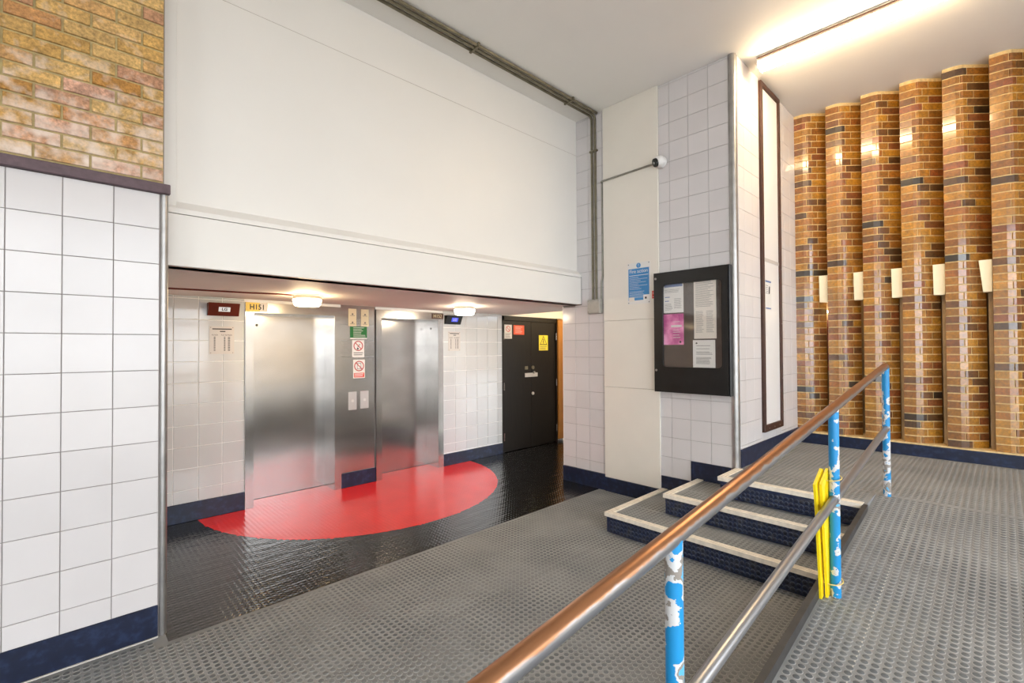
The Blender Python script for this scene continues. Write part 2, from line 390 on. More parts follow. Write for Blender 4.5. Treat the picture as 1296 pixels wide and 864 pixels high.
# ---- ramp and kerb
x0 = 4.58-LZ/RS
rm = MB().add([(x0, -3.2, 0), (4.58, -3.2, 0), (4.58, -3.2, LZ), (x0, KY, 0), (4.58, KY, 0), (4.58, KY, LZ)],
              [(0, 1, 2), (3, 5, 4), (0, 2, 5, 3), (1, 4, 5, 2), (0, 3, 4, 1)]).build('ramp', 'rubber')
struct(rm, 'studded rubber wheelchair ramp beside the handrail')
g = grid(.3, 4.57, -1.9, .692)
t = Vector((1, 0, RS)).normalized(); nrm = Vector((-RS, 0, 1)).normalized()
studs('rubber_stud', rm, np.c_[g, rampz(g[:, 0])], t, (0, 1, 0), nrm, 'rubber_stud', rim='stud_rim')
sj = MB()
for y, a, b in ((.467, .3, 4.5), (-.10, 1.2, 4.5), (-.62, 1.8, 4.5)):
    mb = MB().add([(a, y-.002, rampz(a)+.0004), (b, y-.002, rampz(b)+.0004), (b, y+.002, rampz(b)+.0004), (a, y+.002, rampz(a)+.0004)], [(0, 1, 2, 3)])
    mb.build('mat_joint', 'rubber_seam', rm, fix=False)
mb = MB(); za, zb = .51-.104*(4.2-.2), .51
mb.add([(.2, KY-.008, 0), (4.2, KY-.008, rampz(4.2)-.05), (4.2, KY-.008, zb), (.2, KY-.008, za), (.2, KY+.022, 0), (4.2, KY+.022, 0), (4.2, KY+.022, zb), (.2, KY+.022, za)],
       [(0, 1, 2, 3), (4, 7, 6, 5), (3, 2, 6, 7), (0, 3, 7, 4), (1, 5, 6, 2), (0, 4, 5, 1)])
struct(mb.build('trim_1', 'rubber_edge'), 'dark rubber upstand along the ramp edge')

# ---- landing
ld = MB().box(4.58, XF+.3, -3.2, YS, 0, LZ).box(4.20, 4.58, KY, 1.735, .345, LZ)
ld = struct(ld.build('floor', 'rubber'), 'studded rubber upper landing')
g = np.vstack([grid(4.60, XF-.03, -1.9, YS-.03), grid(4.27, 4.59, KY+.03, 1.66)])
studs('rubber_stud', ld, np.c_[g, np.full(len(g), LZ)], (1, 0, 0), (0, 1, 0), (0, 0, 1), 'rubber_stud', rim='stud_rim')

# ---- steps wrapping the corner below the pier
steps = [(3.545, 2.505, 0, .17), (3.895, 2.125, .17, .34), (4.175, 1.755, .34, LZ)]
st = struct(bpy.data.objects.new('stairs', None)); link(st, (4.0, 1.6, 0), None); tag(st, 'three studded rubber steps with cream nosings')
for i, (sx, sy, z0, z1) in enumerate(steps):
    if i < 2:
        box('tread', sx+.02, XP, KY+.02, sy-.02, z0, z1-.006, 'rubber', st)
        nx, ny = steps[i+1][:2]
        g = np.vstack([grid(sx+.08, nx+.015, KY+.03, sy-.08), grid(nx+.02, XP-.01, ny-.015, sy-.08)])
        ob = st.children[-1]
        studs('rubber_stud', ob, np.c_[g, np.full(len(g), z1-.006)], (1, 0, 0), (0, 1, 0), (0, 0, 1), 'rubber_stud', rim='stud_rim')
    r1 = box('riser', sx+.015, sx+.028, KY+.02, sy-.018, z0, z1-.012, 'riser', st)
    yy, zz = np.meshgrid(np.arange(KY+.05, sy-.03, .036), np.arange(z0+.022, z1-.04, .036)); yy = yy.ravel(); zz = zz.ravel()
    studs('riser_stud', r1, np.c_[np.full(len(yy), sx+.015), yy, zz], (0, -1, 0), (0, 0, 1), (-1, 0, 0), 'riser_stud', h=.0022, rim='riser_rim')
    box('riser', sx+.02, XP, sy-.026, sy-.016, z0, z1-.012, 'riser', st)
    # L-shaped nosing: front run, side run, front drop and two raised ribs on each run
    nb = MB().box(sx, sx+.062, KY+.02, sy, z1-.006, z1+.004).box(sx+.062, XP, sy-.062, sy, z1-.006, z1+.004)
    nb.box(sx, sx+.012, KY+.02, sy, z1-.030, z1-.006).box(sx+.012, XP, sy-.012, sy, z1-.030, z1-.006)
    no = nb.build('nosing', 'nosing', st)
    for k in (.022, .046):
        box('nosing_groove', sx+k-.0025, sx+k+.0025, KY+.02, sy-k, z1+.0035, z1+.0048, 'nosing_rib', no)
        box('nosing_groove', sx+k, XP, sy-k-.0025, sy-k+.0025, z1+.0035, z1+.0048, 'nosing_rib', no)

# ---- left wall: tiles below, brickwork above
wl = MB().box(-4.5, .445, YL+.001, 3.64, 0, CZ)
wl = struct(wl.build('wall_left', 'grout_dark'), 'white tiled wall with yellow brickwork above')
tiles(wl, (0, YL+.001, 0), 'y', cuts(-1.2, .424, .424), zcuts(.18, 2.555), 'tile_white')
core = box('mortar', -4.5, .44, YL-.006, YL+.002, 2.62, CZ, 'mortar_left', wl)
BR = {}
def brick_box(L_):
    k = round(L_, 3)
    if k not in BR:
        me = bpy.data.meshes.new('brick'); mb = MB().box(-L_/2, L_/2, -.010, .012, 0, .0655)
        me.from_pydata(mb.v, [], mb.f); bm = bmesh.new(); bm.from_mesh(me); bmesh.ops.recalc_face_normals(bm, faces=bm.faces)
        bmesh.ops.bevel(bm, geom=[e for e in bm.edges if all(v.co.y < 0 for v in e.verts)], offset=.0025, segments=1, affect='EDGES'); bm.to_mesh(me); bm.free()
        me.materials.append(M['brick_left']); BR[k] = me
    return BR[k]
z = 2.628; row = 0
while z < CZ-.06:
    x = .442; L0 = .2165 if row % 2 else .104; first = True
    while x > -.95:
        L_ = L0 if first else .2165
        o = bpy.data.objects.new('brick', brick_box(L_-.010)); link(o, (x-L_/2, YL-.006+random.uniform(-.0015, .0015), z), wl)
        o.rotation_euler.y = random.uniform(-.006, .006); x -= L_; first = False
    z += .0765; row += 1
struct(box('trim_2', -4.5, .472, YL-.034, YL+.004, 2.556, 2.612, 'timber_rail', bevel=.003), 'dark purple-brown timber rail above the white tiles')
tb = struct(MB().tube([(.446, YL+.012, 0.0), (.446, YL+.012, 2.557)], .0215, 16).build('trim_3', 'bead_steel', smooth=True), 'steel tube guarding the corner of the white tiled wall')
struct(MB().box(-4.5, .424, YL-.012, YL+.002, .006, .181).build('baseboard_left', 'navy', bevel=.003), 'navy blue skirting below the white tiles')
struct(MB().box(-4.5, .424, YL-.018, YL, 0, .007).build('trim_4', 'plate_grey'), 'thin pale strip under the navy skirting')

# ---- white header over the lobby
hd = struct(MB().box(.445, XP+.3, 3.55, 3.72, HZ, 2.493).build('wall_header', 'white_paint', bevel=.002), 'white painted boxing above the lift lobby')
MB().box(.53, XP+.3, 3.615, 3.72, 2.58, 3.999).build('panel', 'white_paint', hd)
MB().box(.53, XP+.3, 3.615, 3.72, 4.003, CZ).build('panel', 'white_paint', hd)
MB().box(.53, XP+.3, 3.6165, 3.72, 3.99, 4.01).build('panel_joint', 'grout_pale', hd)
MB().box(.445, .53, 3.575, 3.72, 2.496, CZ).build('edge_board', 'white_paint', hd, bevel=.002)
led = MB().add([(.445, 3.553, 2.498), (XP, 3.553, 2.498), (XP, 3.72, 2.498), (.445, 3.72, 2.498), (.445, 3.612, 2.585), (XP, 3.612, 2.585), (XP, 3.72, 2.600), (.445, 3.72, 2.600),
                (.445, 3.556, 2.53), (XP, 3.556, 2.53)],
               [(0, 1, 2, 3), (0, 8, 9, 1), (8, 4, 5, 9), (4, 7, 6, 5), (3, 2, 6, 7), (0, 3, 7, 4, 8), (1, 9, 5, 6, 2)])
led.build('ledge', 'white_paint', hd)

MB().box(XP-.007, XP+.002, 3.545, 3.552, HZ-.006, 2.505).box(XP-.007, XP+.002, 3.545, 3.842, HZ-.007, HZ+.001).build('sealant', 'black', hd)

# ---- lobby soffit and end
struct(box('ceiling', .445, 5.20, 3.60, YB+.3, HZ, HZ+.25, 'ceiling_paint'), 'low painted lobby ceiling')
struct(box('ceiling', 5.20, 6.9, 3.6, YB+.3, 2.50, 2.75, 'ceiling_paint'), 'raised ceiling in front of the dark door')
struct(box('wall_lobby_end', 6.6, 6.75, 3.6, YB+.3, 0, 2.6, 'cream_paint'))
struct(box('wall_lobby_return', .30, .4449, YL+.25, YB+.3, 0, HZ+.2, 'tile_grey'))

# ---- back wall with lift openings
LIFT = [(1.398, 1.475, 2.341, 2.420), (2.868, 2.943, 3.800, 3.887)]
wb = struct(box('wall_back', .445, 1.397, YB+.001, YB+.33, 0, HZ, 'grout_light'), 'tiled wall beside the lift with yellow plate')
tiles(wb, (0, YB+.001, 0), 'y', [.58, .788, .992, 1.196, 1.395], zcuts(.18, HZ), 'tile_grey', joint=.007)
struct(box('wall_back', 2.421, 2.867, YB+.041, YB+.33, 0, HZ, 'grout_light'))
wc = struct(box('wall_back', 3.888, 5.019, YB+.001, YB+.33, 0, HZ, 'grout_light'), 'tiled wall between lift and dark door')
tiles(wc, (0, YB+.001, 0), 'y', [3.89, 4.10, 4.302, 4.507, 4.712, 4.917, 5.017], zcuts(.18, HZ), 'tile_grey', joint=.007)
struct(MB().box(5.02, 6.47, YB+.075, YB+.33, 0, 2.6).box(5.02, 6.6, YB+.001, YB+.074, 2.157, 2.6).box(6.471, 6.6, YB+.001, YB+.33, 0, 2.156).build('wall_back', 'cream_paint'))
for a, b_, c, d in LIFT: struct(box('wall_back', a, d, YB+.001, YB+.33, 2.139, HZ, 'grout_light'))
struct(MB().box(.445, 1.396, YB-.014, YB+.002, 0, .18).build('baseboard_back', 'navy', bevel=.003), 'navy skirting beside the lift with yellow plate')
struct(MB().box(3.889, 5.02, YB-.014, YB+.002, 0, .165).build('baseboard_back', 'navy', bevel=.003), 'navy skirting between lift and dark door')

# ---- pier face
wp = struct(MB().box(XP+.001, XP+.25, YS+.02, 3.844, 0, CZ).build('wall_pier', 'grout_dark'), 'tiled pier with corner bead')
RY = lambda y: -y
tiles(wp, (XP+.001, 0, 0), 'x', [-3.842, -3.645, -3.44, -3.235, -3.205], zcuts(.18, CZ), 'tile_white', joint=.003, skip=lambda r, z: z > 2.19 and r < -3.55)
def skip_low(r, z):
    return (r < -2.19 and z < .30)
e_all = [-2.515, -2.392, -2.1875, -1.983, -1.787]
tiles(wp, (XP+.001, 0, 0), 'x', e_all[:3], zcuts(.302, CZ), 'tile_white', joint=.003)
tiles(wp, (XP+.001, 0, 0), 'x', e_all[2:], zcuts(.505, CZ), 'tile_white', joint=.003)
box('panel_tab', XP-.004, XP+.002, 3.838, 3.848, .0, HZ, 'plastic_white', wp)
# white boxed boards
bx = struct(MB().box(XP-.018, XP+.002, 2.53, 3.19, .16, CZ).build('wall_boxing', 'grout_pale'), 'cream painted boxing on the pier')
for za, zb in ((.16, 1.196), (1.199, 1.949), (1.952, CZ)):
    MB().box(XP-.03, XP-.004, 2.512, 3.208, za, zb).build('board', 'cream_paint', bx, bevel=.004)
struct(MB().box(XP-.024, XP+.002, 2.515, 3.842, 0, .18).box(XP-.034, XP, 2.515, 3.205, 0, .155).build('baseboard_pier', 'navy'), 'navy skirting at the foot of the pier')
struct(MB().box(XP-.012, XP+.004, 2.126, 2.5149, .17, .302).build('baseboard_pier', 'navy'), 'navy skirting above the lowest step')
struct(MB().box(XP-.012, XP+.004, 1.80, 2.188, .302, .505).build('baseboard_pier', 'navy'), 'navy skirting above the middle step')
struct(MB().tube([(XP+.012, YS+.028, LZ), (XP+.012, YS+.028, CZ)], .036, 18).build('trim_5', 'bead_steel', smooth=True), 'steel bead on the pier corner')

# ---- pier side wall with tall framed panel
ws = struct(MB().box(XP+.02, XF+.35, YS+.001, YS+.12, LZ, CZ).build('wall_side', 'grout_dark'), 'white tiled side of the pier')
tiles(ws, (0, YS+.001, 0), 'y', cuts(XP+.05, 5.205, 4.79), zcuts(.68, CZ), 'tile_white', joint=.002)
tiles(ws, (0, YS+.001, 0), 'y', cuts(5.805, XF, 5.99), zcuts(.68, CZ), 'tile_white', joint=.002)
tiles(ws, (0, YS+.001, 0), 'y', [5.205, 5.4, 5.6, 5.805], [.68, .765], 'tile_white', joint=.002)
struct(MB().box(XP+.05, XF, YS-.014, YS+.002, LZ, .682).build('baseboard_side', 'navy', bevel=.003), 'navy skirting on the side of the pier')

# ---- ceiling and building envelope
cl = struct(box('ceiling', -4.5, 6.95, -3.2, 3.73, CZ, CZ+.2, 'ceiling_paint'), 'white painted high ceiling')
struct(MB().box(-4.7, -4.5, -.4, 3.64, 0, CZ+.2).box(-4.7, -4.5, -3.2, -2.8, 0, CZ+.2).box(-4.7, -4.5, -2.8, -.4, 3.5, CZ+.2).build('wall_entrance', 'cream_paint'))
struct(box('wall_far', 6.75, 6.95, -3.2, 1.9, 0, CZ, 'cream_paint'))
OPEN = [(-2.6, 2.9), (3.3, 5.6)]
ws_ = MB().box(-4.7, 6.95, -3.4, -3.2, 3.75, CZ+.2)
for a, b in ((-4.7, -2.6), (2.9, 3.3), (5.6, 6.95)): ws_.box(a, b, -3.4, -3.2, 0, 3.75)
struct(ws_.build('wall_street', 'cream_paint'), 'cream wall with two tall openings to the street')
for n_, (a, b) in enumerate(OPEN):
    wf = MB(); k_ = 4 if b-a > 3 else 2
    for q in range(k_+1): x = a+(b-a)*q/k_; wf.box(x-.04, x+.04, -3.36, -3.28, 0, 3.75)
    wf.box(a, b, -3.36, -3.28, 2.25, 2.33)
    struct(wf.build('window_%d' % (n_+1), 'brown_frame'), 'dark framed screen open to the street')
bb = struct(box('added_block_opposite', 6, 26, -20, -14, 0, 3.5, 'timber_grey'), 'plain block added across the street to dim lift reflections')  # unseen block added to keep bright sky out of the lift door reflection
struct(MB().add([(-40, -40, -.02), (40, -40, -.02), (40, 40, -.02), (-40, 40, -.02)], [(0, 1, 2, 3)]).build('ground', 'paving', fix=False), 'grey paving outside')

# ---- fluted brick wall: six sawtooth piers in view and three beyond the frame
PIT = .3340; Y0 = 1.736; ZB = .642; CH = .0765
UPZ = 2.46
def off(poly, d):
    """inset a closed plan polygon (convex) by d"""
    n = len(poly); out = []
    for i in range(n):
        p0, p1, p2 = Vector(poly[i-1]), Vector(poly[i]), Vector(poly[(i+1) % n])
        e1 = (p1-p0).normalized(); e2 = (p2-p1).normalized(); n1 = Vector((-e1.y, e1.x)); n2 = Vector((-e2.y, e2.x))
        b = (n1+n2); b = b/max(b.dot(n1), .3); out.append(p1+b*d)
    return [tuple(q) for q in out]
DG = math.sqrt(.5)
FW, FA = .098, .058                                # flat front, then a slightly turned facet, then the 45 degree face
E1 = (FA*math.sin(.30), -FW-FA*math.cos(.30))
def along(s):
    if s <= FA: return (s*math.sin(.30), -FW-s*math.cos(.30))
    q = s-FA; return (E1[0]+q*DG, E1[1]-q*DG)
SH, LG = .252, .312
PIECE = {}
def piece(a, b, variant):
    """brick occupying the stretch a..b of the pier outline; a<0 means it turns the front corner"""
    key = (a, b)
    if key in PIECE: return PIECE[key]
    j = .005; t = .03; nx, ny = DG, DG            # inward normal of the 45 degree face is (+x,+y)/sqrt2
    if a is None:
        p = along(b-j); poly = [(0, 0), (0, -FW)]+([E1] if b > FA+.02 else [])+[p, (p[0]+t*nx, p[1]+t*ny), (t, -FW+.012), (t, 0)]
    else:
        p0, p1 = along(a+j), along(b-j); poly = [p0]+([E1] if a < FA-.01 else [])+[p1, (p1[0]+t*nx, p1[1]+t*ny), (p0[0]+t*nx, p0[1]+t*ny)]
    n = len(poly); h = CH-.0115
    rings = [(poly, 0.001), (poly, h)]
    v = [(x, y, z_) for q, z_ in rings for x, y in q]
    f = [tuple(range(n-1, -1, -1)), tuple(range(n, 2*n))]+[(i, (i+1) % n, n+(i+1) % n, n+i) for i in range(n)]
    me = bpy.data.meshes.new('brick'); me.from_pydata(v, [], f)
    bm = bmesh.new(); bm.from_mesh(me); bmesh.ops.recalc_face_normals(bm, faces=bm.faces); bm.to_mesh(me); bm.free()
    me.materials.append(M['brick_right']); PIECE[key] = me; return me
for k in range(9):
    y0 = Y0-k*PIT
    g_ = .007
    mb = MB()
    for za, zb, ln in ((ZB, UPZ, SH), (UPZ, CZ, LG)):
        p = along(ln); cp = [(XF+g_, y0-.002), (XF+g_, y0-FW-.003), (XF+E1[0]+g_, y0+E1[1]+.003), (XF+p[0]+g_*DG, y0+p[1]+g_*DG), (XF+p[0]+.03, y0+p[1]+.05), (XF+.10, y0-.002)]
        n = len(cp)
        mb.add([(x, y, za) for x, y in cp]+[(x, y, zb) for x, y in cp], [tuple(range(n-1, -1, -1)), tuple(range(n, 2*n))]+[(i, (i+1) % n, n+(i+1) % n, n+i) for i in range(n)])
    w = struct(mb.build('wall_right', 'mortar_right', org=(XF+.1, y0-.15, ZB)), 'sawtooth pier of varnished orange brown brick')
    nc = int((CZ-ZB)/CH)
    for c in range(nc+1):
        z = ZB+c*CH
        if z+.06 > CZ: break
        ln = SH if z+.03 < UPZ else LG
        br = [(None, .036), (.036, .160), (.160, ln)] if (c+k) % 2 else [(None, .098), (.098, ln)]
        if k >= 6 and c % 1: continue
        for a, b in br:
            o = bpy.data.objects.new('brick', piece(a, b, 0)); link(o, (XF+random.uniform(-.0012, .0012), y0+random.uniform(-.0008, .0008), z+.005), w)
struct(MB().box(XF-.022, XF+.002, -1.3, YS-.012, LZ, .632).build('baseboard_right', 'navy', bevel=.003), 'navy skirting below the brick piers')
struct(MB().box(XF-.016, XF+.36, -1.3, YS, .622, .645).build('trim_6', 'mortar_right'), 'pale mortar ledge under the brick piers')
# slots between piers: timber linings, and what shows through the first two
for k in range(8):
    yy = Y0-(k+1)*PIT
    if k >= 2:
        struct(MB().box(XF+.11, XF+.14, yy+.003, yy+.034, .645, UPZ-.29).build('trim_7', 'timber_grey'), 'upright timber lining in a slot between brick piers')
struct(box('wall_slot_back', XF+.30, XF+.34, -1.3, YS, .645, CZ, 'timber_grey'))

# ================================================================== LIFTS
def lift(i, a, b, c, d, label):
    T = thing('lift_entrance', ((a+d)/2, YB, 0), label, 'lift', 'lift entrances')
    MB().box(a, b, YB-.02, YB+.27, 0, 2.138).build('jamb', 'steel', T)
    MB().box(c, d, YB-.02, YB+.27, 0, 2.138).build('jamb', 'steel', T)
    MB().box(b, c, YB-.02, YB+.27, 2.035, 2.138).build('head', 'steel', T)
    dr = MB().box(b-.02, c+.02, YB+.2705, YB+.30, .004, 2.06).build('door_panel', 'steel', T)
    for xa, xb in ((b-.001, b+.003), (c-.003, c+.001)): MB().box(xa, xb, YB-.017, YB+.2704, .001, 2.0349).build('reveal_lining', 'steel', T)
    MB().box(b, c, YB+.262, YB+.285, -.004, .003).build('door_gap', 'black', T)  # black strip drawn as the dark gap under the door
    return T, dr
T1, d1 = lift(0, *LIFT[0], 'brushed steel lift entrance with a yellow number plate over the door')
T2, d2 = lift(1, *LIFT[1], 'brushed steel lift entrance with a dark number plate over the door')
fb = frame((0, YB-.02, 0), 'y')
pl = tag(MB().fbox(fb, 1.400, 1.535, 2.039, 2.137, 0, .003).build('number_plate', 'plate_yellow', T1), 'yellow number plate')
MB().fbox(fb, 1.535, 1.612, 2.039, 2.137, 0, .003).build('plate_end', 'plate_grey', pl)
text('lettering', 'H151', fb, 1.51, 2.088, .076, 'ink_black', pl, d=.0035, sx=.88, bold=.002)
pl2 = tag(MB().fbox(fb, 3.694, 3.887, 2.054, 2.128, 0, .003).build('number_plate', 'plate_brown', T2), 'dark brown number plate')
text('lettering', 'H152', fb, 3.79, 2.09, .07, 'ivory', pl2, d=.0035, sx=.9)
hole = MB().tube([(3.798, 5.60, 1.925), (3.7955, 5.60, 1.925)], .014, 14); hole.build('key_hole', 'black', T2)
hole = MB().tube([(1.585, YB+.271, 1.915), (1.585, YB+.268, 1.915)], .014, 14); hole.build('key_hole', 'black', T1)

# steel panel between the lifts, with indicators, buttons and skirting
PN = thing('steel_panel', (2.644, YB, 0), 'tall steel call panel between the two lifts', 'panel')
for za, zb in ((.172, 1.549), (1.552, 1.744), (1.747, 1.935), (1.938, HZ)):
    MB().box(2.421, 2.852, YB, YB+.031, za, zb).build('sheet', 'steel', PN)

struct(MB().box(2.421, 2.866, YB-.014, YB+.01, 0, .172).build('baseboard_back', 'navy', bevel=.003), 'navy skirting below the steel panel')
fp = frame((0, YB, 0), 'y')
for xa, xb, lb in ((2.514, 2.613, 'lift with the yellow plate'), (2.675, 2.774, 'lift with the dark plate')):
    ip = tag(MB().fbox(fp, xa, xb, 1.921, 2.130, 0, .008).build('indicator_plate', 'ivory'), 'ivory indicator plate above the green sign, nearer the '+lb, 'indicator', 'lift indicator plates')
    for zz in (2.065, 1.965):
        MB().prism(circle(((xa+xb)/2, zz), .010, 12), fp, .008, .0095).build('arrow_light', 'ink', ip)
        MB().fbox(fp, xa+.02, xb-.02, zz-.019, zz-.015, .008, .009).build('marking', 'ink', ip)
for xa, xb, za, zb, lb in ((2.513, 2.617, .912, 1.130, 'lift with the yellow plate'), (2.665, 2.772, .917, 1.131, 'lift with the dark plate')):
    bp_ = tag(MB().fbox(fp, xa, xb, za, zb, 0, .006).build('button_plate', 'plate_steel', bevel=.001), 'pale call button plate on the steel panel, nearer the '+lb, 'call button', 'lift call buttons')
    MB().prism(circle(((xa+xb)/2, (za+zb)/2), .017, 16), fp, .006, .011).build('call_button', 'paper', bp_)

# ================================================================== SIGNS
def sign(name, fr, r0, r1, u0, u1, m, label, cat='sign', group=None, d=.004, d0=0):
    O, R, U, N = fr
    return tag(MB().fbox(fr, r0, r1, u0, u1, d0, d0+d).build(name, m), label, cat, group)
def lines(parent, fr, r0, r1, us, m, d, h=.006, jitter=.25, seed=1, name='print_line'):
    rnd = random.Random(seed)
    for u in us:
        MB().fbox(fr, r0, r1-(r1-r0)*rnd.uniform(0, jitter), u-h/2, u+h/2, d, d+.0004).build(name, m, parent)
fy = frame((0, YB, 0), 'y')
ft = frame((0, YB-.005, 0), 'y')
# green instructions
s_ = sign('instruction_sign', fy, 2.536, 2.752, 1.780, 1.916, 'sign_green', 'green sign with white lines of text on the steel panel')
MB().fbox(fy, 2.536, 2.752, 1.766, 1.7795, 0, .004).build('white_edge', 'paper', s_)
lines(s_, fy, 2.575, 2.735, [1.902-.018*k for k in range(7)], 'paper', .004, h=.005, jitter=.6, seed=3)
# no smoking
def slash_ring(parent, fr, c, R, m, d, w=.011):
    MB().ring(circle(c, R, 32), circle(c, R-w, 32), fr, d, d+.0006).build('prohibition_ring', m, parent)
    q = R-w*.5; k = math.sqrt(.5)*q; h = w*.45*math.sqrt(.5)
    MB().prism([(c[0]-k-h, c[1]+k-h), (c[0]-k+h, c[1]+k+h), (c[0]+k+h, c[1]-k+h), (c[0]+k-h, c[1]-k-h)], fr, d+.0004, d+.0009).build('slash', m, parent)
s_ = sign('prohibition_sign', fy, 2.562, 2.715, 1.543, 1.752, 'paper', 'white no smoking sign with crossed red ring on steel panel')
slash_ring(s_, fy, (2.6385, 1.682), .061, 'ring_red', .004)
MB().prism(circle((2.632, 1.648), .012, 12), fy, .004, .0045).build('pictogram', 'ink_black', s_)
MB().prism([(2.626, 1.668), (2.632, 1.662), (2.662, 1.700), (2.656, 1.706)], fy, .004, .0045).build('pictogram', 'ink', s_)
lines(s_, fy, 2.578, 2.702, [1.598, 1.574], 'ink', .004, h=.009, jitter=.1)
s_ = sign('prohibition_sign', fy, 2.574, 2.724, 1.290, 1.516, 'paper', 'white crossed out lift sign with red caption block')
slash_ring(s_, fy, (2.649, 1.437), .063, 'ring_red', .004)
MB().ring([(2.623, 1.400), (2.675, 1.400), (2.675, 1.474), (2.623, 1.474)], [(2.628, 1.405), (2.67, 1.405), (2.67, 1.469), (2.628, 1.469)], fy, .004, .0045).build('pictogram', 'ink', s_)
rb = MB().fbox(fy, 2.583, 2.716, 1.300, 1.354, .004, .0046).build('caption_block', 'sign_red', s_)
lines(rb, fy, 2.592, 2.706, [1.340, 1.318], 'paper', .0046, h=.010, jitter=.1)
# floor directory plates
def directory(r0, r1, u0, u1, m, label, fr):
    s = sign('floor_directory', fr, r0, r1, u0, u1, m, label, 'sign', 'floor directories')
    w = r1-r0; h = u1-u0
    MB().fbox(fr, r0+w*.12, r1-w*.1, u1-h*.115, u1-h*.075, .004, .0044).build('heading', 'ink_black', s)
    MB().fbox(fr, r0+w*.42, r0+w*.64, u1-h*.2, u1-h*.165, .004, .0044).build('heading', 'ink_black', s)
    text('lettering', 'FLOOR', fr, r0+w*.22, u1-h*.315, h*.07, 'ink_black', s, d=.0042, sx=.85)
    text('lettering', 'FLAT NUMBERS', fr, r0+w*.69, u1-h*.315, h*.07, 'ink_black', s, d=.0042, sx=.72)
    for k in range(10):
        u = u1-h*(.395+.053*k)
        for a, b in ((.18, .245), (.58, .64), (.74, .83)):
            MB().fbox(fr, r0+w*a, r0+w*b, u-h*.014, u+h*.014, .004, .0044).build('number', 'ink_black', s)
    for a in (.06, .94):
        for c in (.04, .96):
            MB().prism(circle((r0+w*a, u0+h*c), .004, 8), fr, .004, .0055).build('screw', 'ink', s)
directory(1.079, 1.299, 1.603, 1.879, 'plate_grey', 'pale plate of floor and flat numbers below the reddish brown display', ft)
directory(3.982, 4.193, 1.610, 1.883, 'plate_grey', 'pale plate of floor and flat numbers below the blue screen display', ft)
# level displays: wedge housings that lean forward at the top
def display(x0, x1, z0, z1, m, ms, sx0, sx1, sz0, sz1, txt, label):
    D1, D0 = .085, .030
    mb = MB().add([(x0, YB, z0), (x1, YB, z0), (x1, YB, z1), (x0, YB, z1), (x0, YB-D0, z0), (x1, YB-D0, z0), (x1, YB-D1, z1), (x0, YB-D1, z1)],
                  [(0, 1, 2, 3), (4, 7, 6, 5), (0, 4, 5, 1), (3, 2, 6, 7), (0, 3, 7, 4), (1, 5, 6, 2)])
    o = tag(mb.build('level_display', m, bevel=.002), label, 'display')
    t_ = (D1-D0)/(z1-z0); yy = lambda z: YB-D0-t_*(z-z0)
    U = Vector((0, -t_, 1)).normalized(); N = Vector((1, 0, 0)).cross(U)*1.0
    N = Vector((0, -1, -t_)).normalized()
    fr = (Vector(((sx0+sx1)/2, yy((sz0+sz1)/2), (sz0+sz1)/2)), Vector((1, 0, 0)), U, N)
    w = (sx1-sx0)/2; h = (sz1-sz0)/2
    sc = MB().fbox(fr, -w, w, -h, h, 0, .002).build('screen', ms, o)
    text('lettering', txt, fr, 0, 0, h*1.7, 'ink_black' if ms == 'screen_white' else 'paper', sc, d=.0025, bold=.001)
display(1.060, 1.335, 1.985, 2.110, 'display_red', 'screen_white', 1.150, 1.252, 2.024, 2.072, 'LG', 'reddish brown level display showing LG beside the yellow number plate')
display(3.915, 4.185, 1.988, 2.108, 'black', 'screen_blue', 4.005, 4.115, 2.020, 2.080, 'LG', 'black level display with blue screen beside the dark number plate')

# ================================================================== DARK DOUBLE DOOR
D = struct(bpy.data.objects.new('door_1', None), 'dark brown double door at the end of the lobby'); link(D, (5.68, YB+.03, 0), None)
MB().box(5.02, 5.062, YB-.006, YB+.07, 0, 2.155).box(6.305, 6.335, YB-.006, YB+.07, 0, 2.155).box(5.02, 6.335, YB-.006, YB+.07, 2.085, 2.155).build('frame', 'door_dark', D)
tag(MB().box(6.336, 6.47, YB-.03, YB+.02, .05, 2.14).build('architrave', 'oak', D), 'orange varnished architrave')
for a, b in ((5.064, 5.688), (5.692, 6.303)):
    lf_ = MB().box(a, b, YB+.012, YB+.055, .008, 2.083).build('leaf', 'door_dark', D, bevel=.002)
    hx = 5.058 if a < 5.5 else 6.308
    for hz in (1.84, 1.04, .25):
        MB().tube([(hx, YB-.006, hz-.06), (hx, YB-.006, hz+.06)], .008, 8).build('hinge', 'steel', lf_)
fd = frame((0, YB+.012, 0), 'y')
lp = MB().fbox(fd, 5.535, 5.605, 1.290, 1.345, 0, .006).build('lock_plate', 'galv_old', D)
MB().prism(circle((5.72, 1.32), .030, 16), fd, 0, .02).build('lock_cylinder', 'galv_old', D)
MB().fbox(fd, 5.535, 5.835, 1.165, 1.232, .0, .012).build('hasp', 'plate_grey', D, bevel=.003)
MB().prism(circle((5.74, 1.238), .02, 12), fd, .004, .03).build('padlock', 'bead_steel', D)
MB().prism(circle((5.718, .89), .024, 14), fd, 0, .02).build('door_knob', 'plate_grey', D)
s_ = sign('prohibition_sign', fd, 5.082, 5.245, 1.795, 2.017, 'paper_warm', 'white no smoking notice on the dark door', d=.003)
slash_ring(s_, fd, (5.163, 1.950), .048, 'sign_red', .003, w=.010)
lines(s_, fd, 5.10, 5.225, [1.875, 1.855, 1.835, 1.815], 'ink', .003, h=.006)
s_ = sign('notice', fd, 5.283, 5.525, 1.862, 2.014, 'sign_orange', 'orange red notice on the dark door', d=.003)
lines(s_, fd, 5.32, 5.49, [1.985, 1.965, 1.940, 1.915, 1.893], 'paper_warm', .003, h=.005, jitter=.3)
s_ = sign('warning_sign', fd, 5.880, 6.105, 1.602, 1.860, 'sign_yellow', 'yellow triangle warning sign on the dark door', d=.003)
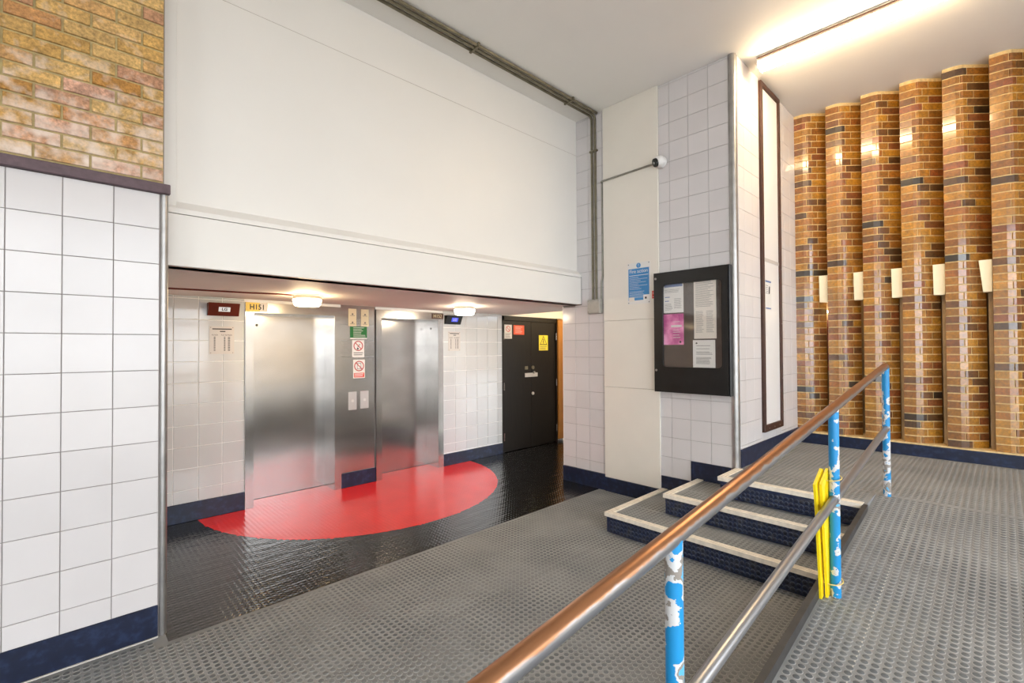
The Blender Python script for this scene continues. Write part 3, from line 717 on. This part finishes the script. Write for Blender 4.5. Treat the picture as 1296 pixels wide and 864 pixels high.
tri = lambda k: [(5.9925+(a)*k, 1.756+(b)*k) for a, b in ((-.092, -.062), (.092, -.062), (0, .098))]
MB().ring(tri(1), tri(.78), fd, .003, .0036).build('triangle', 'ink_black', s_)
MB().prism([(5.985, 1.715), (6.000, 1.715), (6.004, 1.775), (5.981, 1.775)], fd, .003, .0036).build('pictogram', 'ink_black', s_)
MB().prism(circle((5.9925, 1.79), .012, 10), fd, .003, .0036).build('pictogram', 'ink_black', s_)
lines(s_, fd, 5.905, 6.08, [1.665, 1.645, 1.625], 'ink', .003, h=.007)

# ================================================================== PIER: NOTICE BOARD, FIRE NOTICE, CAMERA, CONDUITS
fx = frame((XP, 0, 0), 'x')
NBT = thing('notice_board', (XP, 2.157, 1.187), 'black glazed notice board with pinned papers on the tiled pier', 'notice board')
r0, r1, u0, u1 = -2.537, -1.778, 1.187, 2.418
w0, w1, v0, v1 = -2.452, -1.826, 1.434, 2.300
def rrect(a, b, c, d, r, n=5):
    out = []
    for cx, cy, s in ((b-r, d-r, 0), (a+r, d-r, 1), (a+r, c+r, 2), (b-r, c+r, 3)):
        for k in range(n+1):
            t = math.pi/2*(s+k/n); out.append((cx+r*math.cos(t), cy+r*math.sin(t)))
    return out
inn = rrect(w0, w1, v0, v1, .045); cxm, cym = (w0+w1)/2, (v0+v1)/2
def proj_out(p):
    # push the inner outline out to the board's rectangle, corner to corner
    i = inn.index(p); s = i//6; k = i % 6
    c = [(r1, u1), (r0, u1), (r0, u0), (r1, u0)][s]
    nx_ = [(r1, p[1]), (p[0], u1), (r0, p[1]), (p[0], u0)][s]; px_ = [(p[0], u1), (r0, p[1]), (p[0], u0), (r1, p[1])][s]
    if k == 0: return nx_
    if k == 5: return px_
    return c
outr = [proj_out(p) for p in inn]
MB().fbox(fx, r0, r1, u0, u1, 0, .03).build('case_back', 'black_enamel', NBT)
MB().ring(outr, inn, fx, .028, .088).build('door_frame', 'black_enamel', NBT)
bead_in = rrect(w0+.012, w1-.012, v0+.012, v1-.012, .036)
MB().ring(inn, bead_in, fx, .070, .090).build('window_bead', 'black', NBT)
MB().fbox(fx, r1, r1+.012, u0-.004, u1+.004, .0, .075).build('side_flange', 'black_enamel', NBT, bevel=.003)
MB().fbox(fx, w0-.01, w1+.01, v0-.01, v1+.01, .028, .060).build('pin_board', 'board_felt', NBT)
MB().prism(rrect(w0+.004, w1-.004, v0+.004, v1-.004, .04), fx, .072, .074).build('glass_pane', 'clear_glass', NBT)
for zz in (2.36, 1.41):
    MB().prism(circle((-2.515, zz), .012, 12), fx, .088, .092).build('screw', 'bead_steel', NBT)
MB().tube([(XP-.03, 2.535, 2.03), (XP-.03, 2.552, 2.03)], .012, 10).build('lock', 'black', NBT)
fn = frame((XP-.060, 0, 0), 'x')
def paper(a, b, c, d, m, label, d0=0): return sign('paper_sheet', fn, a, b, c, d, m, label, 'paper', 'papers in the notice board', d=.001, d0=d0)
p_ = paper(-2.440, -2.225, 1.998, 2.305, 'paper', 'white sheet with blue heading band in the notice board')
MB().fbox(fn, -2.432, -2.235, 2.262, 2.296, .001, .0014).build('heading', 'ink_blue', p_)
lines(p_, fn, -2.425, -2.37, [2.16, 2.12], 'ink_blue', .001, h=.008)
lines(p_, fn, -2.425, -2.24, [2.235-.013*k for k in range(3)], 'ink', .001, h=.003, seed=5)
lines(p_, fn, -2.425, -2.34, [2.09-.012*k for k in range(6)], 'ink', .001, h=.003, seed=6)
lines(p_, fn, -2.325, -2.245, [2.14-.012*k for k in range(9)], 'ink', .001, h=.003, seed=7)
p_ = paper(-2.443, -2.225, 1.672, 1.985, 'pink_print', 'bright pink poster in the notice board')
MB().fbox(fn, -2.360, -2.245, 1.850, 1.872, .001, .0014).build('heading', 'paper', p_)
lines(p_, fn, -2.34, -2.26, [1.905, 1.82, 1.80, 1.77, 1.745], 'paper', .001, h=.005, seed=8)
MB().prism(circle((-2.262, 1.700), .011, 10), fn, .001, .0014).build('emblem', 'ink_black', p_)
for q, (c, d, lb) in enumerate(((2.010, 2.316, 'upper white typed sheet overlapping another in the notice board'), (1.729, 2.025, 'middle white typed sheet in two columns in the notice board'))):
    p_ = paper(-2.118, -1.898, c, d, 'paper_warm', lb, d0=.0014*(1-q))
    if q == 0:
        lines(p_, fn, -2.10, -1.92, [d-.03-.0135*k for k in range(19)], 'ink', .0024, h=.003, seed=9, jitter=.35)
    else:
        lines(p_, fn, -2.10, -2.02, [d-.03-.0135*k for k in range(16)], 'ink', .001, h=.003, seed=10); lines(p_, fn, -1.995, -1.92, [d-.03-.0135*k for k in range(16)], 'ink', .001, h=.003, seed=11)
p_ = paper(-2.132, -1.912, 1.447, 1.715, 'paper', 'lowest white typed sheet with dark emblem in the notice board')
lines(p_, fn, -2.10, -1.94, [1.66, 1.63]+[1.60-.012*k for k in range(3)]+[1.545-.010*k for k in range(7)], 'ink', .001, h=.0035, seed=12)
MB().prism(circle((-2.095, 1.685), .009, 10), fn, .001, .0014).build('emblem', 'ink_black', p_)

fw = frame((XP-.03, 0, 0), 'x')
FS = sign('fire_notice', fw, -2.885, -2.608, 2.121, 2.572, 'paper', 'white and blue fire action notice on the cream boards', 'sign')
bp_ = MB().fbox(fw, -2.873, -2.620, 2.160, 2.508, .004, .005).build('blue_field', 'sign_blue', FS)
MB().prism(circle((-2.747, 2.540), .027, 24), fw, .004, .005).build('emblem', 'sign_blue', FS)
text('lettering', '!', fw, -2.747, 2.540, .045, 'paper', FS, d=.0052)
text('lettering', 'Fire action', fw, -2.747, 2.476, .056, 'paper', bp_, d=.0054, sx=.94)
lines(bp_, fw, -2.862, -2.630, [2.432], 'paper', .005, h=.006, jitter=0)
lines(bp_, fw, -2.862, -2.640, [2.41-.018*k for k in range(8)], 'paper', .005, h=.003, jitter=.5, seed=15)
lines(bp_, fw, -2.862, -2.640, [2.255-.016*k for k in range(5)], 'paper', .005, h=.003, jitter=.5, seed=16)
MB().fbox(fw, -2.868, -2.800, 2.150, 2.195, .005, .0056).build('sticker', 'paper_warm', FS)
MB().fbox(fw, -2.690, -2.615, 2.140, 2.215, .005, .0056).build('sticker', 'paper', FS)
MB().fbox(fw, -2.672, -2.650, 2.170, 2.192, .0056, .006).build('sticker_mark', 'ink_black', FS)
for a in (-2.872, -2.622):
    for c in (2.135, 2.558): MB().prism(circle((a, c), .006, 8), fw, .004, .006).build('screw', 'ink', FS)
s_ = sign('sticker', fw, -2.590, -2.543, 2.166, 2.247, 'sign_red', 'small red sticker beside the fire notice', 'sticker', d=.001)
lines(s_, fw, -2.583, -2.550, [2.23, 2.215, 2.185], 'paper', .001, h=.004)

# dome camera
CT = thing('security_camera', (XP-.05, 2.47, 3.585), 'white ball shaped security camera on edge of cream boards', 'security camera')
cc = Vector((XP-.075, 2.468, 3.585))
def ball(c, r, n=20, m=12):
    mb = MB(); v = []; f = []
    for i in range(m+1):
        th = math.pi*i/m
        for k in range(n): v.append((c[0]+r*math.sin(th)*math.cos(2*math.pi*k/n), c[1]+r*math.sin(th)*math.sin(2*math.pi*k/n), c[2]+r*math.cos(th)))
    for i in range(m):
        for k in range(n): f.append((i*n+k, (i+1)*n+k, (i+1)*n+(k+1) % n, i*n+(k+1) % n))
    return mb.add(v, f)
MB().tube([(XP-.028, 2.468, 3.585), (XP-.052, 2.468, 3.585)], [.062, .056], 20).build('mount', 'plastic_white', CT, smooth=True)
ball(cc, .060).build('housing', 'plastic_white', CT, smooth=True)
dv = (Vector((-.66, .42, -.30))).normalized()
ln_ = MB().tube([cc+dv*.035, cc+dv*.058, cc+dv*.062], [.046, .044, .036], 18).build('lens_cover', 'lens', CT, smooth=True)
MB().tube([cc+dv*.0625, cc+dv*.065], .012, 12).build('lens_glint', 'bead_steel', ln_)

# conduits
def bend(pts, r=.05, n=5):
    out = [Vector(pts[0])]
    for a, b, c in zip(pts[:-2], pts[1:-1], pts[2:]):
        a, b, c = Vector(a), Vector(b), Vector(c); p = b+(a-b).normalized()*r; q = b+(c-b).normalized()*r
        for k in range(n+1):
            t_ = k/n; out.append(p*(1-t_)**2+b*2*t_*(1-t_)+q*t_**2)
    return out+[Vector(pts[-1])]
xc = XP-.016
for q, (yc, yd, zo, lb) in enumerate(((3.372, 3.368, 4.396, 'metal conduit on the ceiling turning down to the grey box, nearest the white header'), (3.325, 3.318, 4.396, 'metal conduit on the ceiling turning down to the grey box, between the other two'))):
    mb = MB().tube(bend([(-1.5, yc, zo), (xc, yc, zo), (xc, yd, 2.21)], .06), .014, 10)
    tag(mb.build('conduit', 'galv_old', smooth=True), lb, 'conduit', 'conduits')
tag(MB().tube([(-1.5, 3.282, 4.400), (xc-.02, 3.282, 4.400)], .014, 10).build('conduit', 'galv_old', smooth=True), 'metal conduit on the ceiling ending at the pier, farthest from the white header', 'conduit', 'conduits')
tag(MB().tube(bend([(xc, 3.250, 2.21), (xc, 3.250, 2.40), (xc, 3.2300, 2.48), (xc, 3.230, 3.575), (XP-.042, 3.225, 3.576), (XP-.042, 2.52, 3.590)], .022), .011, 10).build('conduit', 'galv', smooth=True), 'thin conduit running from grey box across the cream boards to camera', 'conduit', 'conduits')
for xx in (2.74, 4.10):
    tag(MB().box(xx-.012, xx+.012, 3.258, 3.394, 4.375, CZ).build('conduit_clamp', 'galv_old', bevel=.003), 'dark clamp on the ceiling conduits ' + ('halfway along the white header' if xx < 3 else 'just before the pier'), 'clamp', 'conduit clamps')
tag(MB().box(XP-.036, XP+.001, 3.29, 3.398, 3.962, 3.985).build('conduit_clamp', 'galv_old', bevel=.003), 'clamp holding the conduits on the pier tiles', 'clamp', 'conduit clamps')
JB = thing('junction_box', (XP, 3.327, 2.045), 'grey metal junction box below the conduits on pier', 'junction box')
MB().box(XP-.062, XP+.001, 3.236, 3.420, 2.045, 2.212).build('body', 'box_grey', JB, bevel=.006)
MB().box(XP-.068, XP-.060, 3.244, 3.412, 2.052, 2.205).build('lid', 'box_grey', JB, bevel=.003)
for a in (3.258, 3.398):
    for c in (2.066, 2.190): MB().prism(circle((-a, c), .006, 8), fx, .068, .071).build('screw', 'galv', JB)

# tall framed panel on the pier side
fs = frame((0, YS, 0), 'y')
TP = thing('framed_panel', (5.505, YS, .77), 'tall narrow white panel in a dark brown frame', 'panel')
fz0, fz1 = .768, 4.400
for a, b, c, d in ((5.210, 5.258, fz0, fz1), (5.752, 5.800, fz0, fz1), (5.258, 5.752, fz0, fz0+.07), (5.258, 5.752, fz1-.05, fz1)):
    MB().fbox(fs, a, b, c, d, -.001, .030).build('frame_member', 'brown_frame', TP, bevel=.003)
MB().fbox(fs, 5.258, 5.752, 2.54, 2.575, .0, .014).build('cross_rail', 'plate_grey', TP)
MB().fbox(fs, 5.256, 5.754, fz0+.06, 2.541, .0, .010).build('board', 'plastic_white', TP)
MB().fbox(fs, 5.256, 5.754, 2.574, fz1-.04, .0, .010).build('board', 'plastic_white', TP)
for zz in (.80,):
    for a in (5.34, 5.505, 5.67): MB().prism(circle((a, zz), .007, 8), fs, .030, .032).build('screw', 'bead_steel', TP)
for zz in (1.3, 1.9, 2.5, 3.1):
    MB().prism(circle((5.776, zz), .006, 8), fs, .030, .032).build('screw', 'bead_steel', TP)
fpn = frame((0, YS-.010, 0), 'y')
s_ = sign('notice', fpn, 5.318, 5.505, 2.035, 2.350, 'paper', 'white notice with dark figure on the tall framed panel', d=.001)
MB().fbox(fpn, 5.325, 5.498, 2.325, 2.343, .001, .0014).build('heading', 'ink_blue', s_)
MB().prism([(5.42, 2.20), (5.455, 2.21), (5.465, 2.28), (5.445, 2.29), (5.43, 2.27)], fpn, .001, .0014).build('pictogram', 'ink_black', s_)
MB().fbox(fpn, 5.33, 5.49, 2.045, 2.058, .001, .0014).build('heading', 'ink_blue', s_)
lines(s_, fpn, 5.33, 5.41, [2.29-.02*k for k in range(5)], 'ink', .001, h=.004)

# ================================================================== LAMPS
def bulkhead(c, z, m, label, name='ceiling_lamp'):
    T = thing(name, (c[0], c[1], z-.11), label, 'ceiling lamp', 'round lobby lamps')
    MB().lathe(c, [(.15, z+.002), (.15, z-.006), (.125, z-.010), (.125, z-.042), (.12, z-.045)], 32).build('base', 'lamp_base', T, smooth=True)
    MB().lathe(c, [(.126, z-.042), (.130, z-.050), (.118, z-.092), (.104, z-.106), (.05, z-.110)], 32).build('diffuser', m, T, smooth=True)
bulkhead((1.745, 4.68), HZ, 'bulb', 'round glowing ceiling lamp in front of the lift with yellow plate')
bulkhead((3.66, 4.66), HZ, 'bulb_white', 'round glowing ceiling lamp in front of the lift with dark plate')
bulkhead((6.15, 4.75), 2.50, 'bulb', 'round ceiling lamp on the raised ceiling before the dark door', 'ceiling_lamp_offscreen')
tag(MB().tube([(.46, 4.86, 2.160), (.8, 4.83, 2.163), (1.2, 4.76, 2.161), (1.5, 4.70, 2.164), (1.63, 4.69, 2.160)], .007, 8).build('cable', 'red_cable', smooth=True), 'dark red cable along the lobby ceiling to the round lamp', 'cable')

def batten(xc, ya, yb, label):
    FT = thing('fluorescent_lamp', (xc, (ya+yb)/2, CZ-.11), label, 'fluorescent lamp', 'ceiling battens')
    MB().box(xc-.0625, xc+.0625, ya, yb, CZ-.052, CZ+.001).build('tray', 'cream_paint', FT, bevel=.003)
    MB().box(xc-.072, xc-.0625, ya, yb, CZ-.03, CZ-.018).build('brown_strip', 'brown_frame', FT)  # thin brown strip along one side of the tray
    prof = [(xc+a, CZ-b) for a, b in ((-.0625, .050), (.0625, .050), (.067, .075), (.052, .108), (.002, .118), (-.048, .108), (-.067, .075))]
    n = len(prof); mb = MB().add([(x, ya, z) for x, z in prof]+[(x, yb, z) for x, z in prof], [tuple(range(n)), tuple(range(2*n-1, n-1, -1))]+[(i, n+i, n+(i+1) % n, (i+1) % n) for i in range(n)])
    mb.build('diffuser', 'tube_light', FT)
    for y_ in (ya, yb): MB().box(xc-.067, xc+.067, y_-.008, y_+.008, CZ-.118, CZ-.002).build('end_cap', 'plastic_white', FT, bevel=.003)
batten(4.865, .08, 1.60, 'long lit fluorescent batten on the ceiling by the pier corner')

# slot boxes between brick piers
NTH = ['first', 'second', 'third', 'fourth', 'fifth']
for k in range(5):
    yy = Y0-(k+1)*PIT
    tw = .012 if k == 4 else 0
    mb = MB().add([(XF+.045, yy+.004, 2.163), (XF+.045, yy+.092-tw*2, 2.163), (XF+.045, yy+.096, 2.474), (XF+.045, yy+.004, 2.474),
                   (XF+.17, yy+.004, 2.163), (XF+.12, yy+.092-tw*2, 2.163), (XF+.12, yy+.096, 2.474), (XF+.17, yy+.004, 2.474)],
                  [(0, 1, 2, 3), (4, 7, 6, 5), (0, 4, 5, 1), (3, 2, 6, 7), (0, 3, 7, 4), (1, 5, 6, 2)])
    tag(mb.build('slot_box', 'box_cream', bevel=.002), 'cream box in the %s slot between brick piers, counted from the tiled pier' % NTH[k], 'box', 'cream boxes between the brick piers')

# what shows through the first slot
yy = Y0-PIT
tag(MB().box(XF+.215, XF+.235, yy+.002, yy+.055, 1.35, 1.96).build('red_board', 'slot_red', bevel=.002), 'dark red board seen through the slot nearest the tiled pier', 'board')
tag(ball((XF+.225, yy+.028, 2.06), .028, 12, 8).build('slot_bulb', 'bulb_white', smooth=True), 'small glowing bulb in the slot above the dark red board', 'lamp')

# ================================================================== HANDRAIL
RY_ = .632
HR = thing('handrail', (2.968, RY_, 0), 'worn tubular handrail with chipped blue posts beside the ramp', 'handrail')
zt = lambda x: 1.322+.108*(x-2.968); zl = lambda x: .842+.111*(x-2.968)
MB().tube(bend([(-.45, RY_, 0.0), (-.45, RY_, zt(-.45)), (4.56, RY_, zt(4.56)), (4.585, RY_, zt(4.56)-.03)], .02), .0245, 18).build('top_rail', 'rail_worn', HR, smooth=True)
MB().tube([(-.45, RY_, zl(-.45)), (4.56, RY_, zl(4.56))], .0215, 16).build('middle_rail', 'rail_low', HR, smooth=True)
for x in (1.215, 2.968, 4.565):
    zb = max(rampz(x), 0) if x < 4.5 else LZ
    po = MB().tube([(x, RY_, zb-.01), (x, RY_, zt(x)-.005)], .0245, 18).build('post', 'post_paint', HR, smooth=True)
    if x > 1.5: MB().tube([(x-.028, RY_, zl(x)-.003), (x+.0, RY_, zl(x))], .024, 16).build('collar', 'rail_low', po, smooth=True)

# folded yellow floor sign tied to the middle post
YS_ = thing('folded_floor_sign', (2.98, .672, rampz(2.95)), 'folded yellow plastic floor sign tied to a blue handrail post', 'floor sign')
fz = (Vector((0, 0, 0)), Vector((1, 0, 0)), Vector((0, 0, 1)), Vector((0, -1, 0)))
for dy, sh in ((-.684, 0), (-.663, .03)):
    fr = (Vector((0, -dy, 0)), fz[1], fz[2], fz[3])
    ob_ = [(2.89, rampz(2.89)+.004), (3.12, rampz(3.12)+.004), (3.12, .98), (2.98, 1.00), (2.925, .975), (2.80+.02, .93)]
    MB().prism([(2.89+sh, rampz(2.89+sh)+.002), (2.93+sh, rampz(2.93+sh)+.002), (2.945+sh, .82), (2.825+sh, .82)], fr, -.006, .006).build('leaf', 'yellow_plastic', YS_)
    MB().prism([(a_+sh, b_) for a_, b_ in ((2.825, .82), (2.862, .82), (2.858, .915), (2.885, .945), (2.912, .945), (2.912, .82), (2.945, .82), (2.965, .99), (2.93, 1.00), (2.80, .94))], fr, -.006, .006).build('handle', 'yellow_plastic', YS_)
for zz in (.955, .415):
    c = (2.968, RY_)
    pts = [(c[0]-.005+.047*math.cos(t), c[1]+.018+.052*math.sin(t), zz+.01*math.cos(t)) for t in np.linspace(0, 2*math.pi, 20)]
    MB().tube(pts, .0028, 6).build('cable_tie', 'tie', YS_, smooth=True)
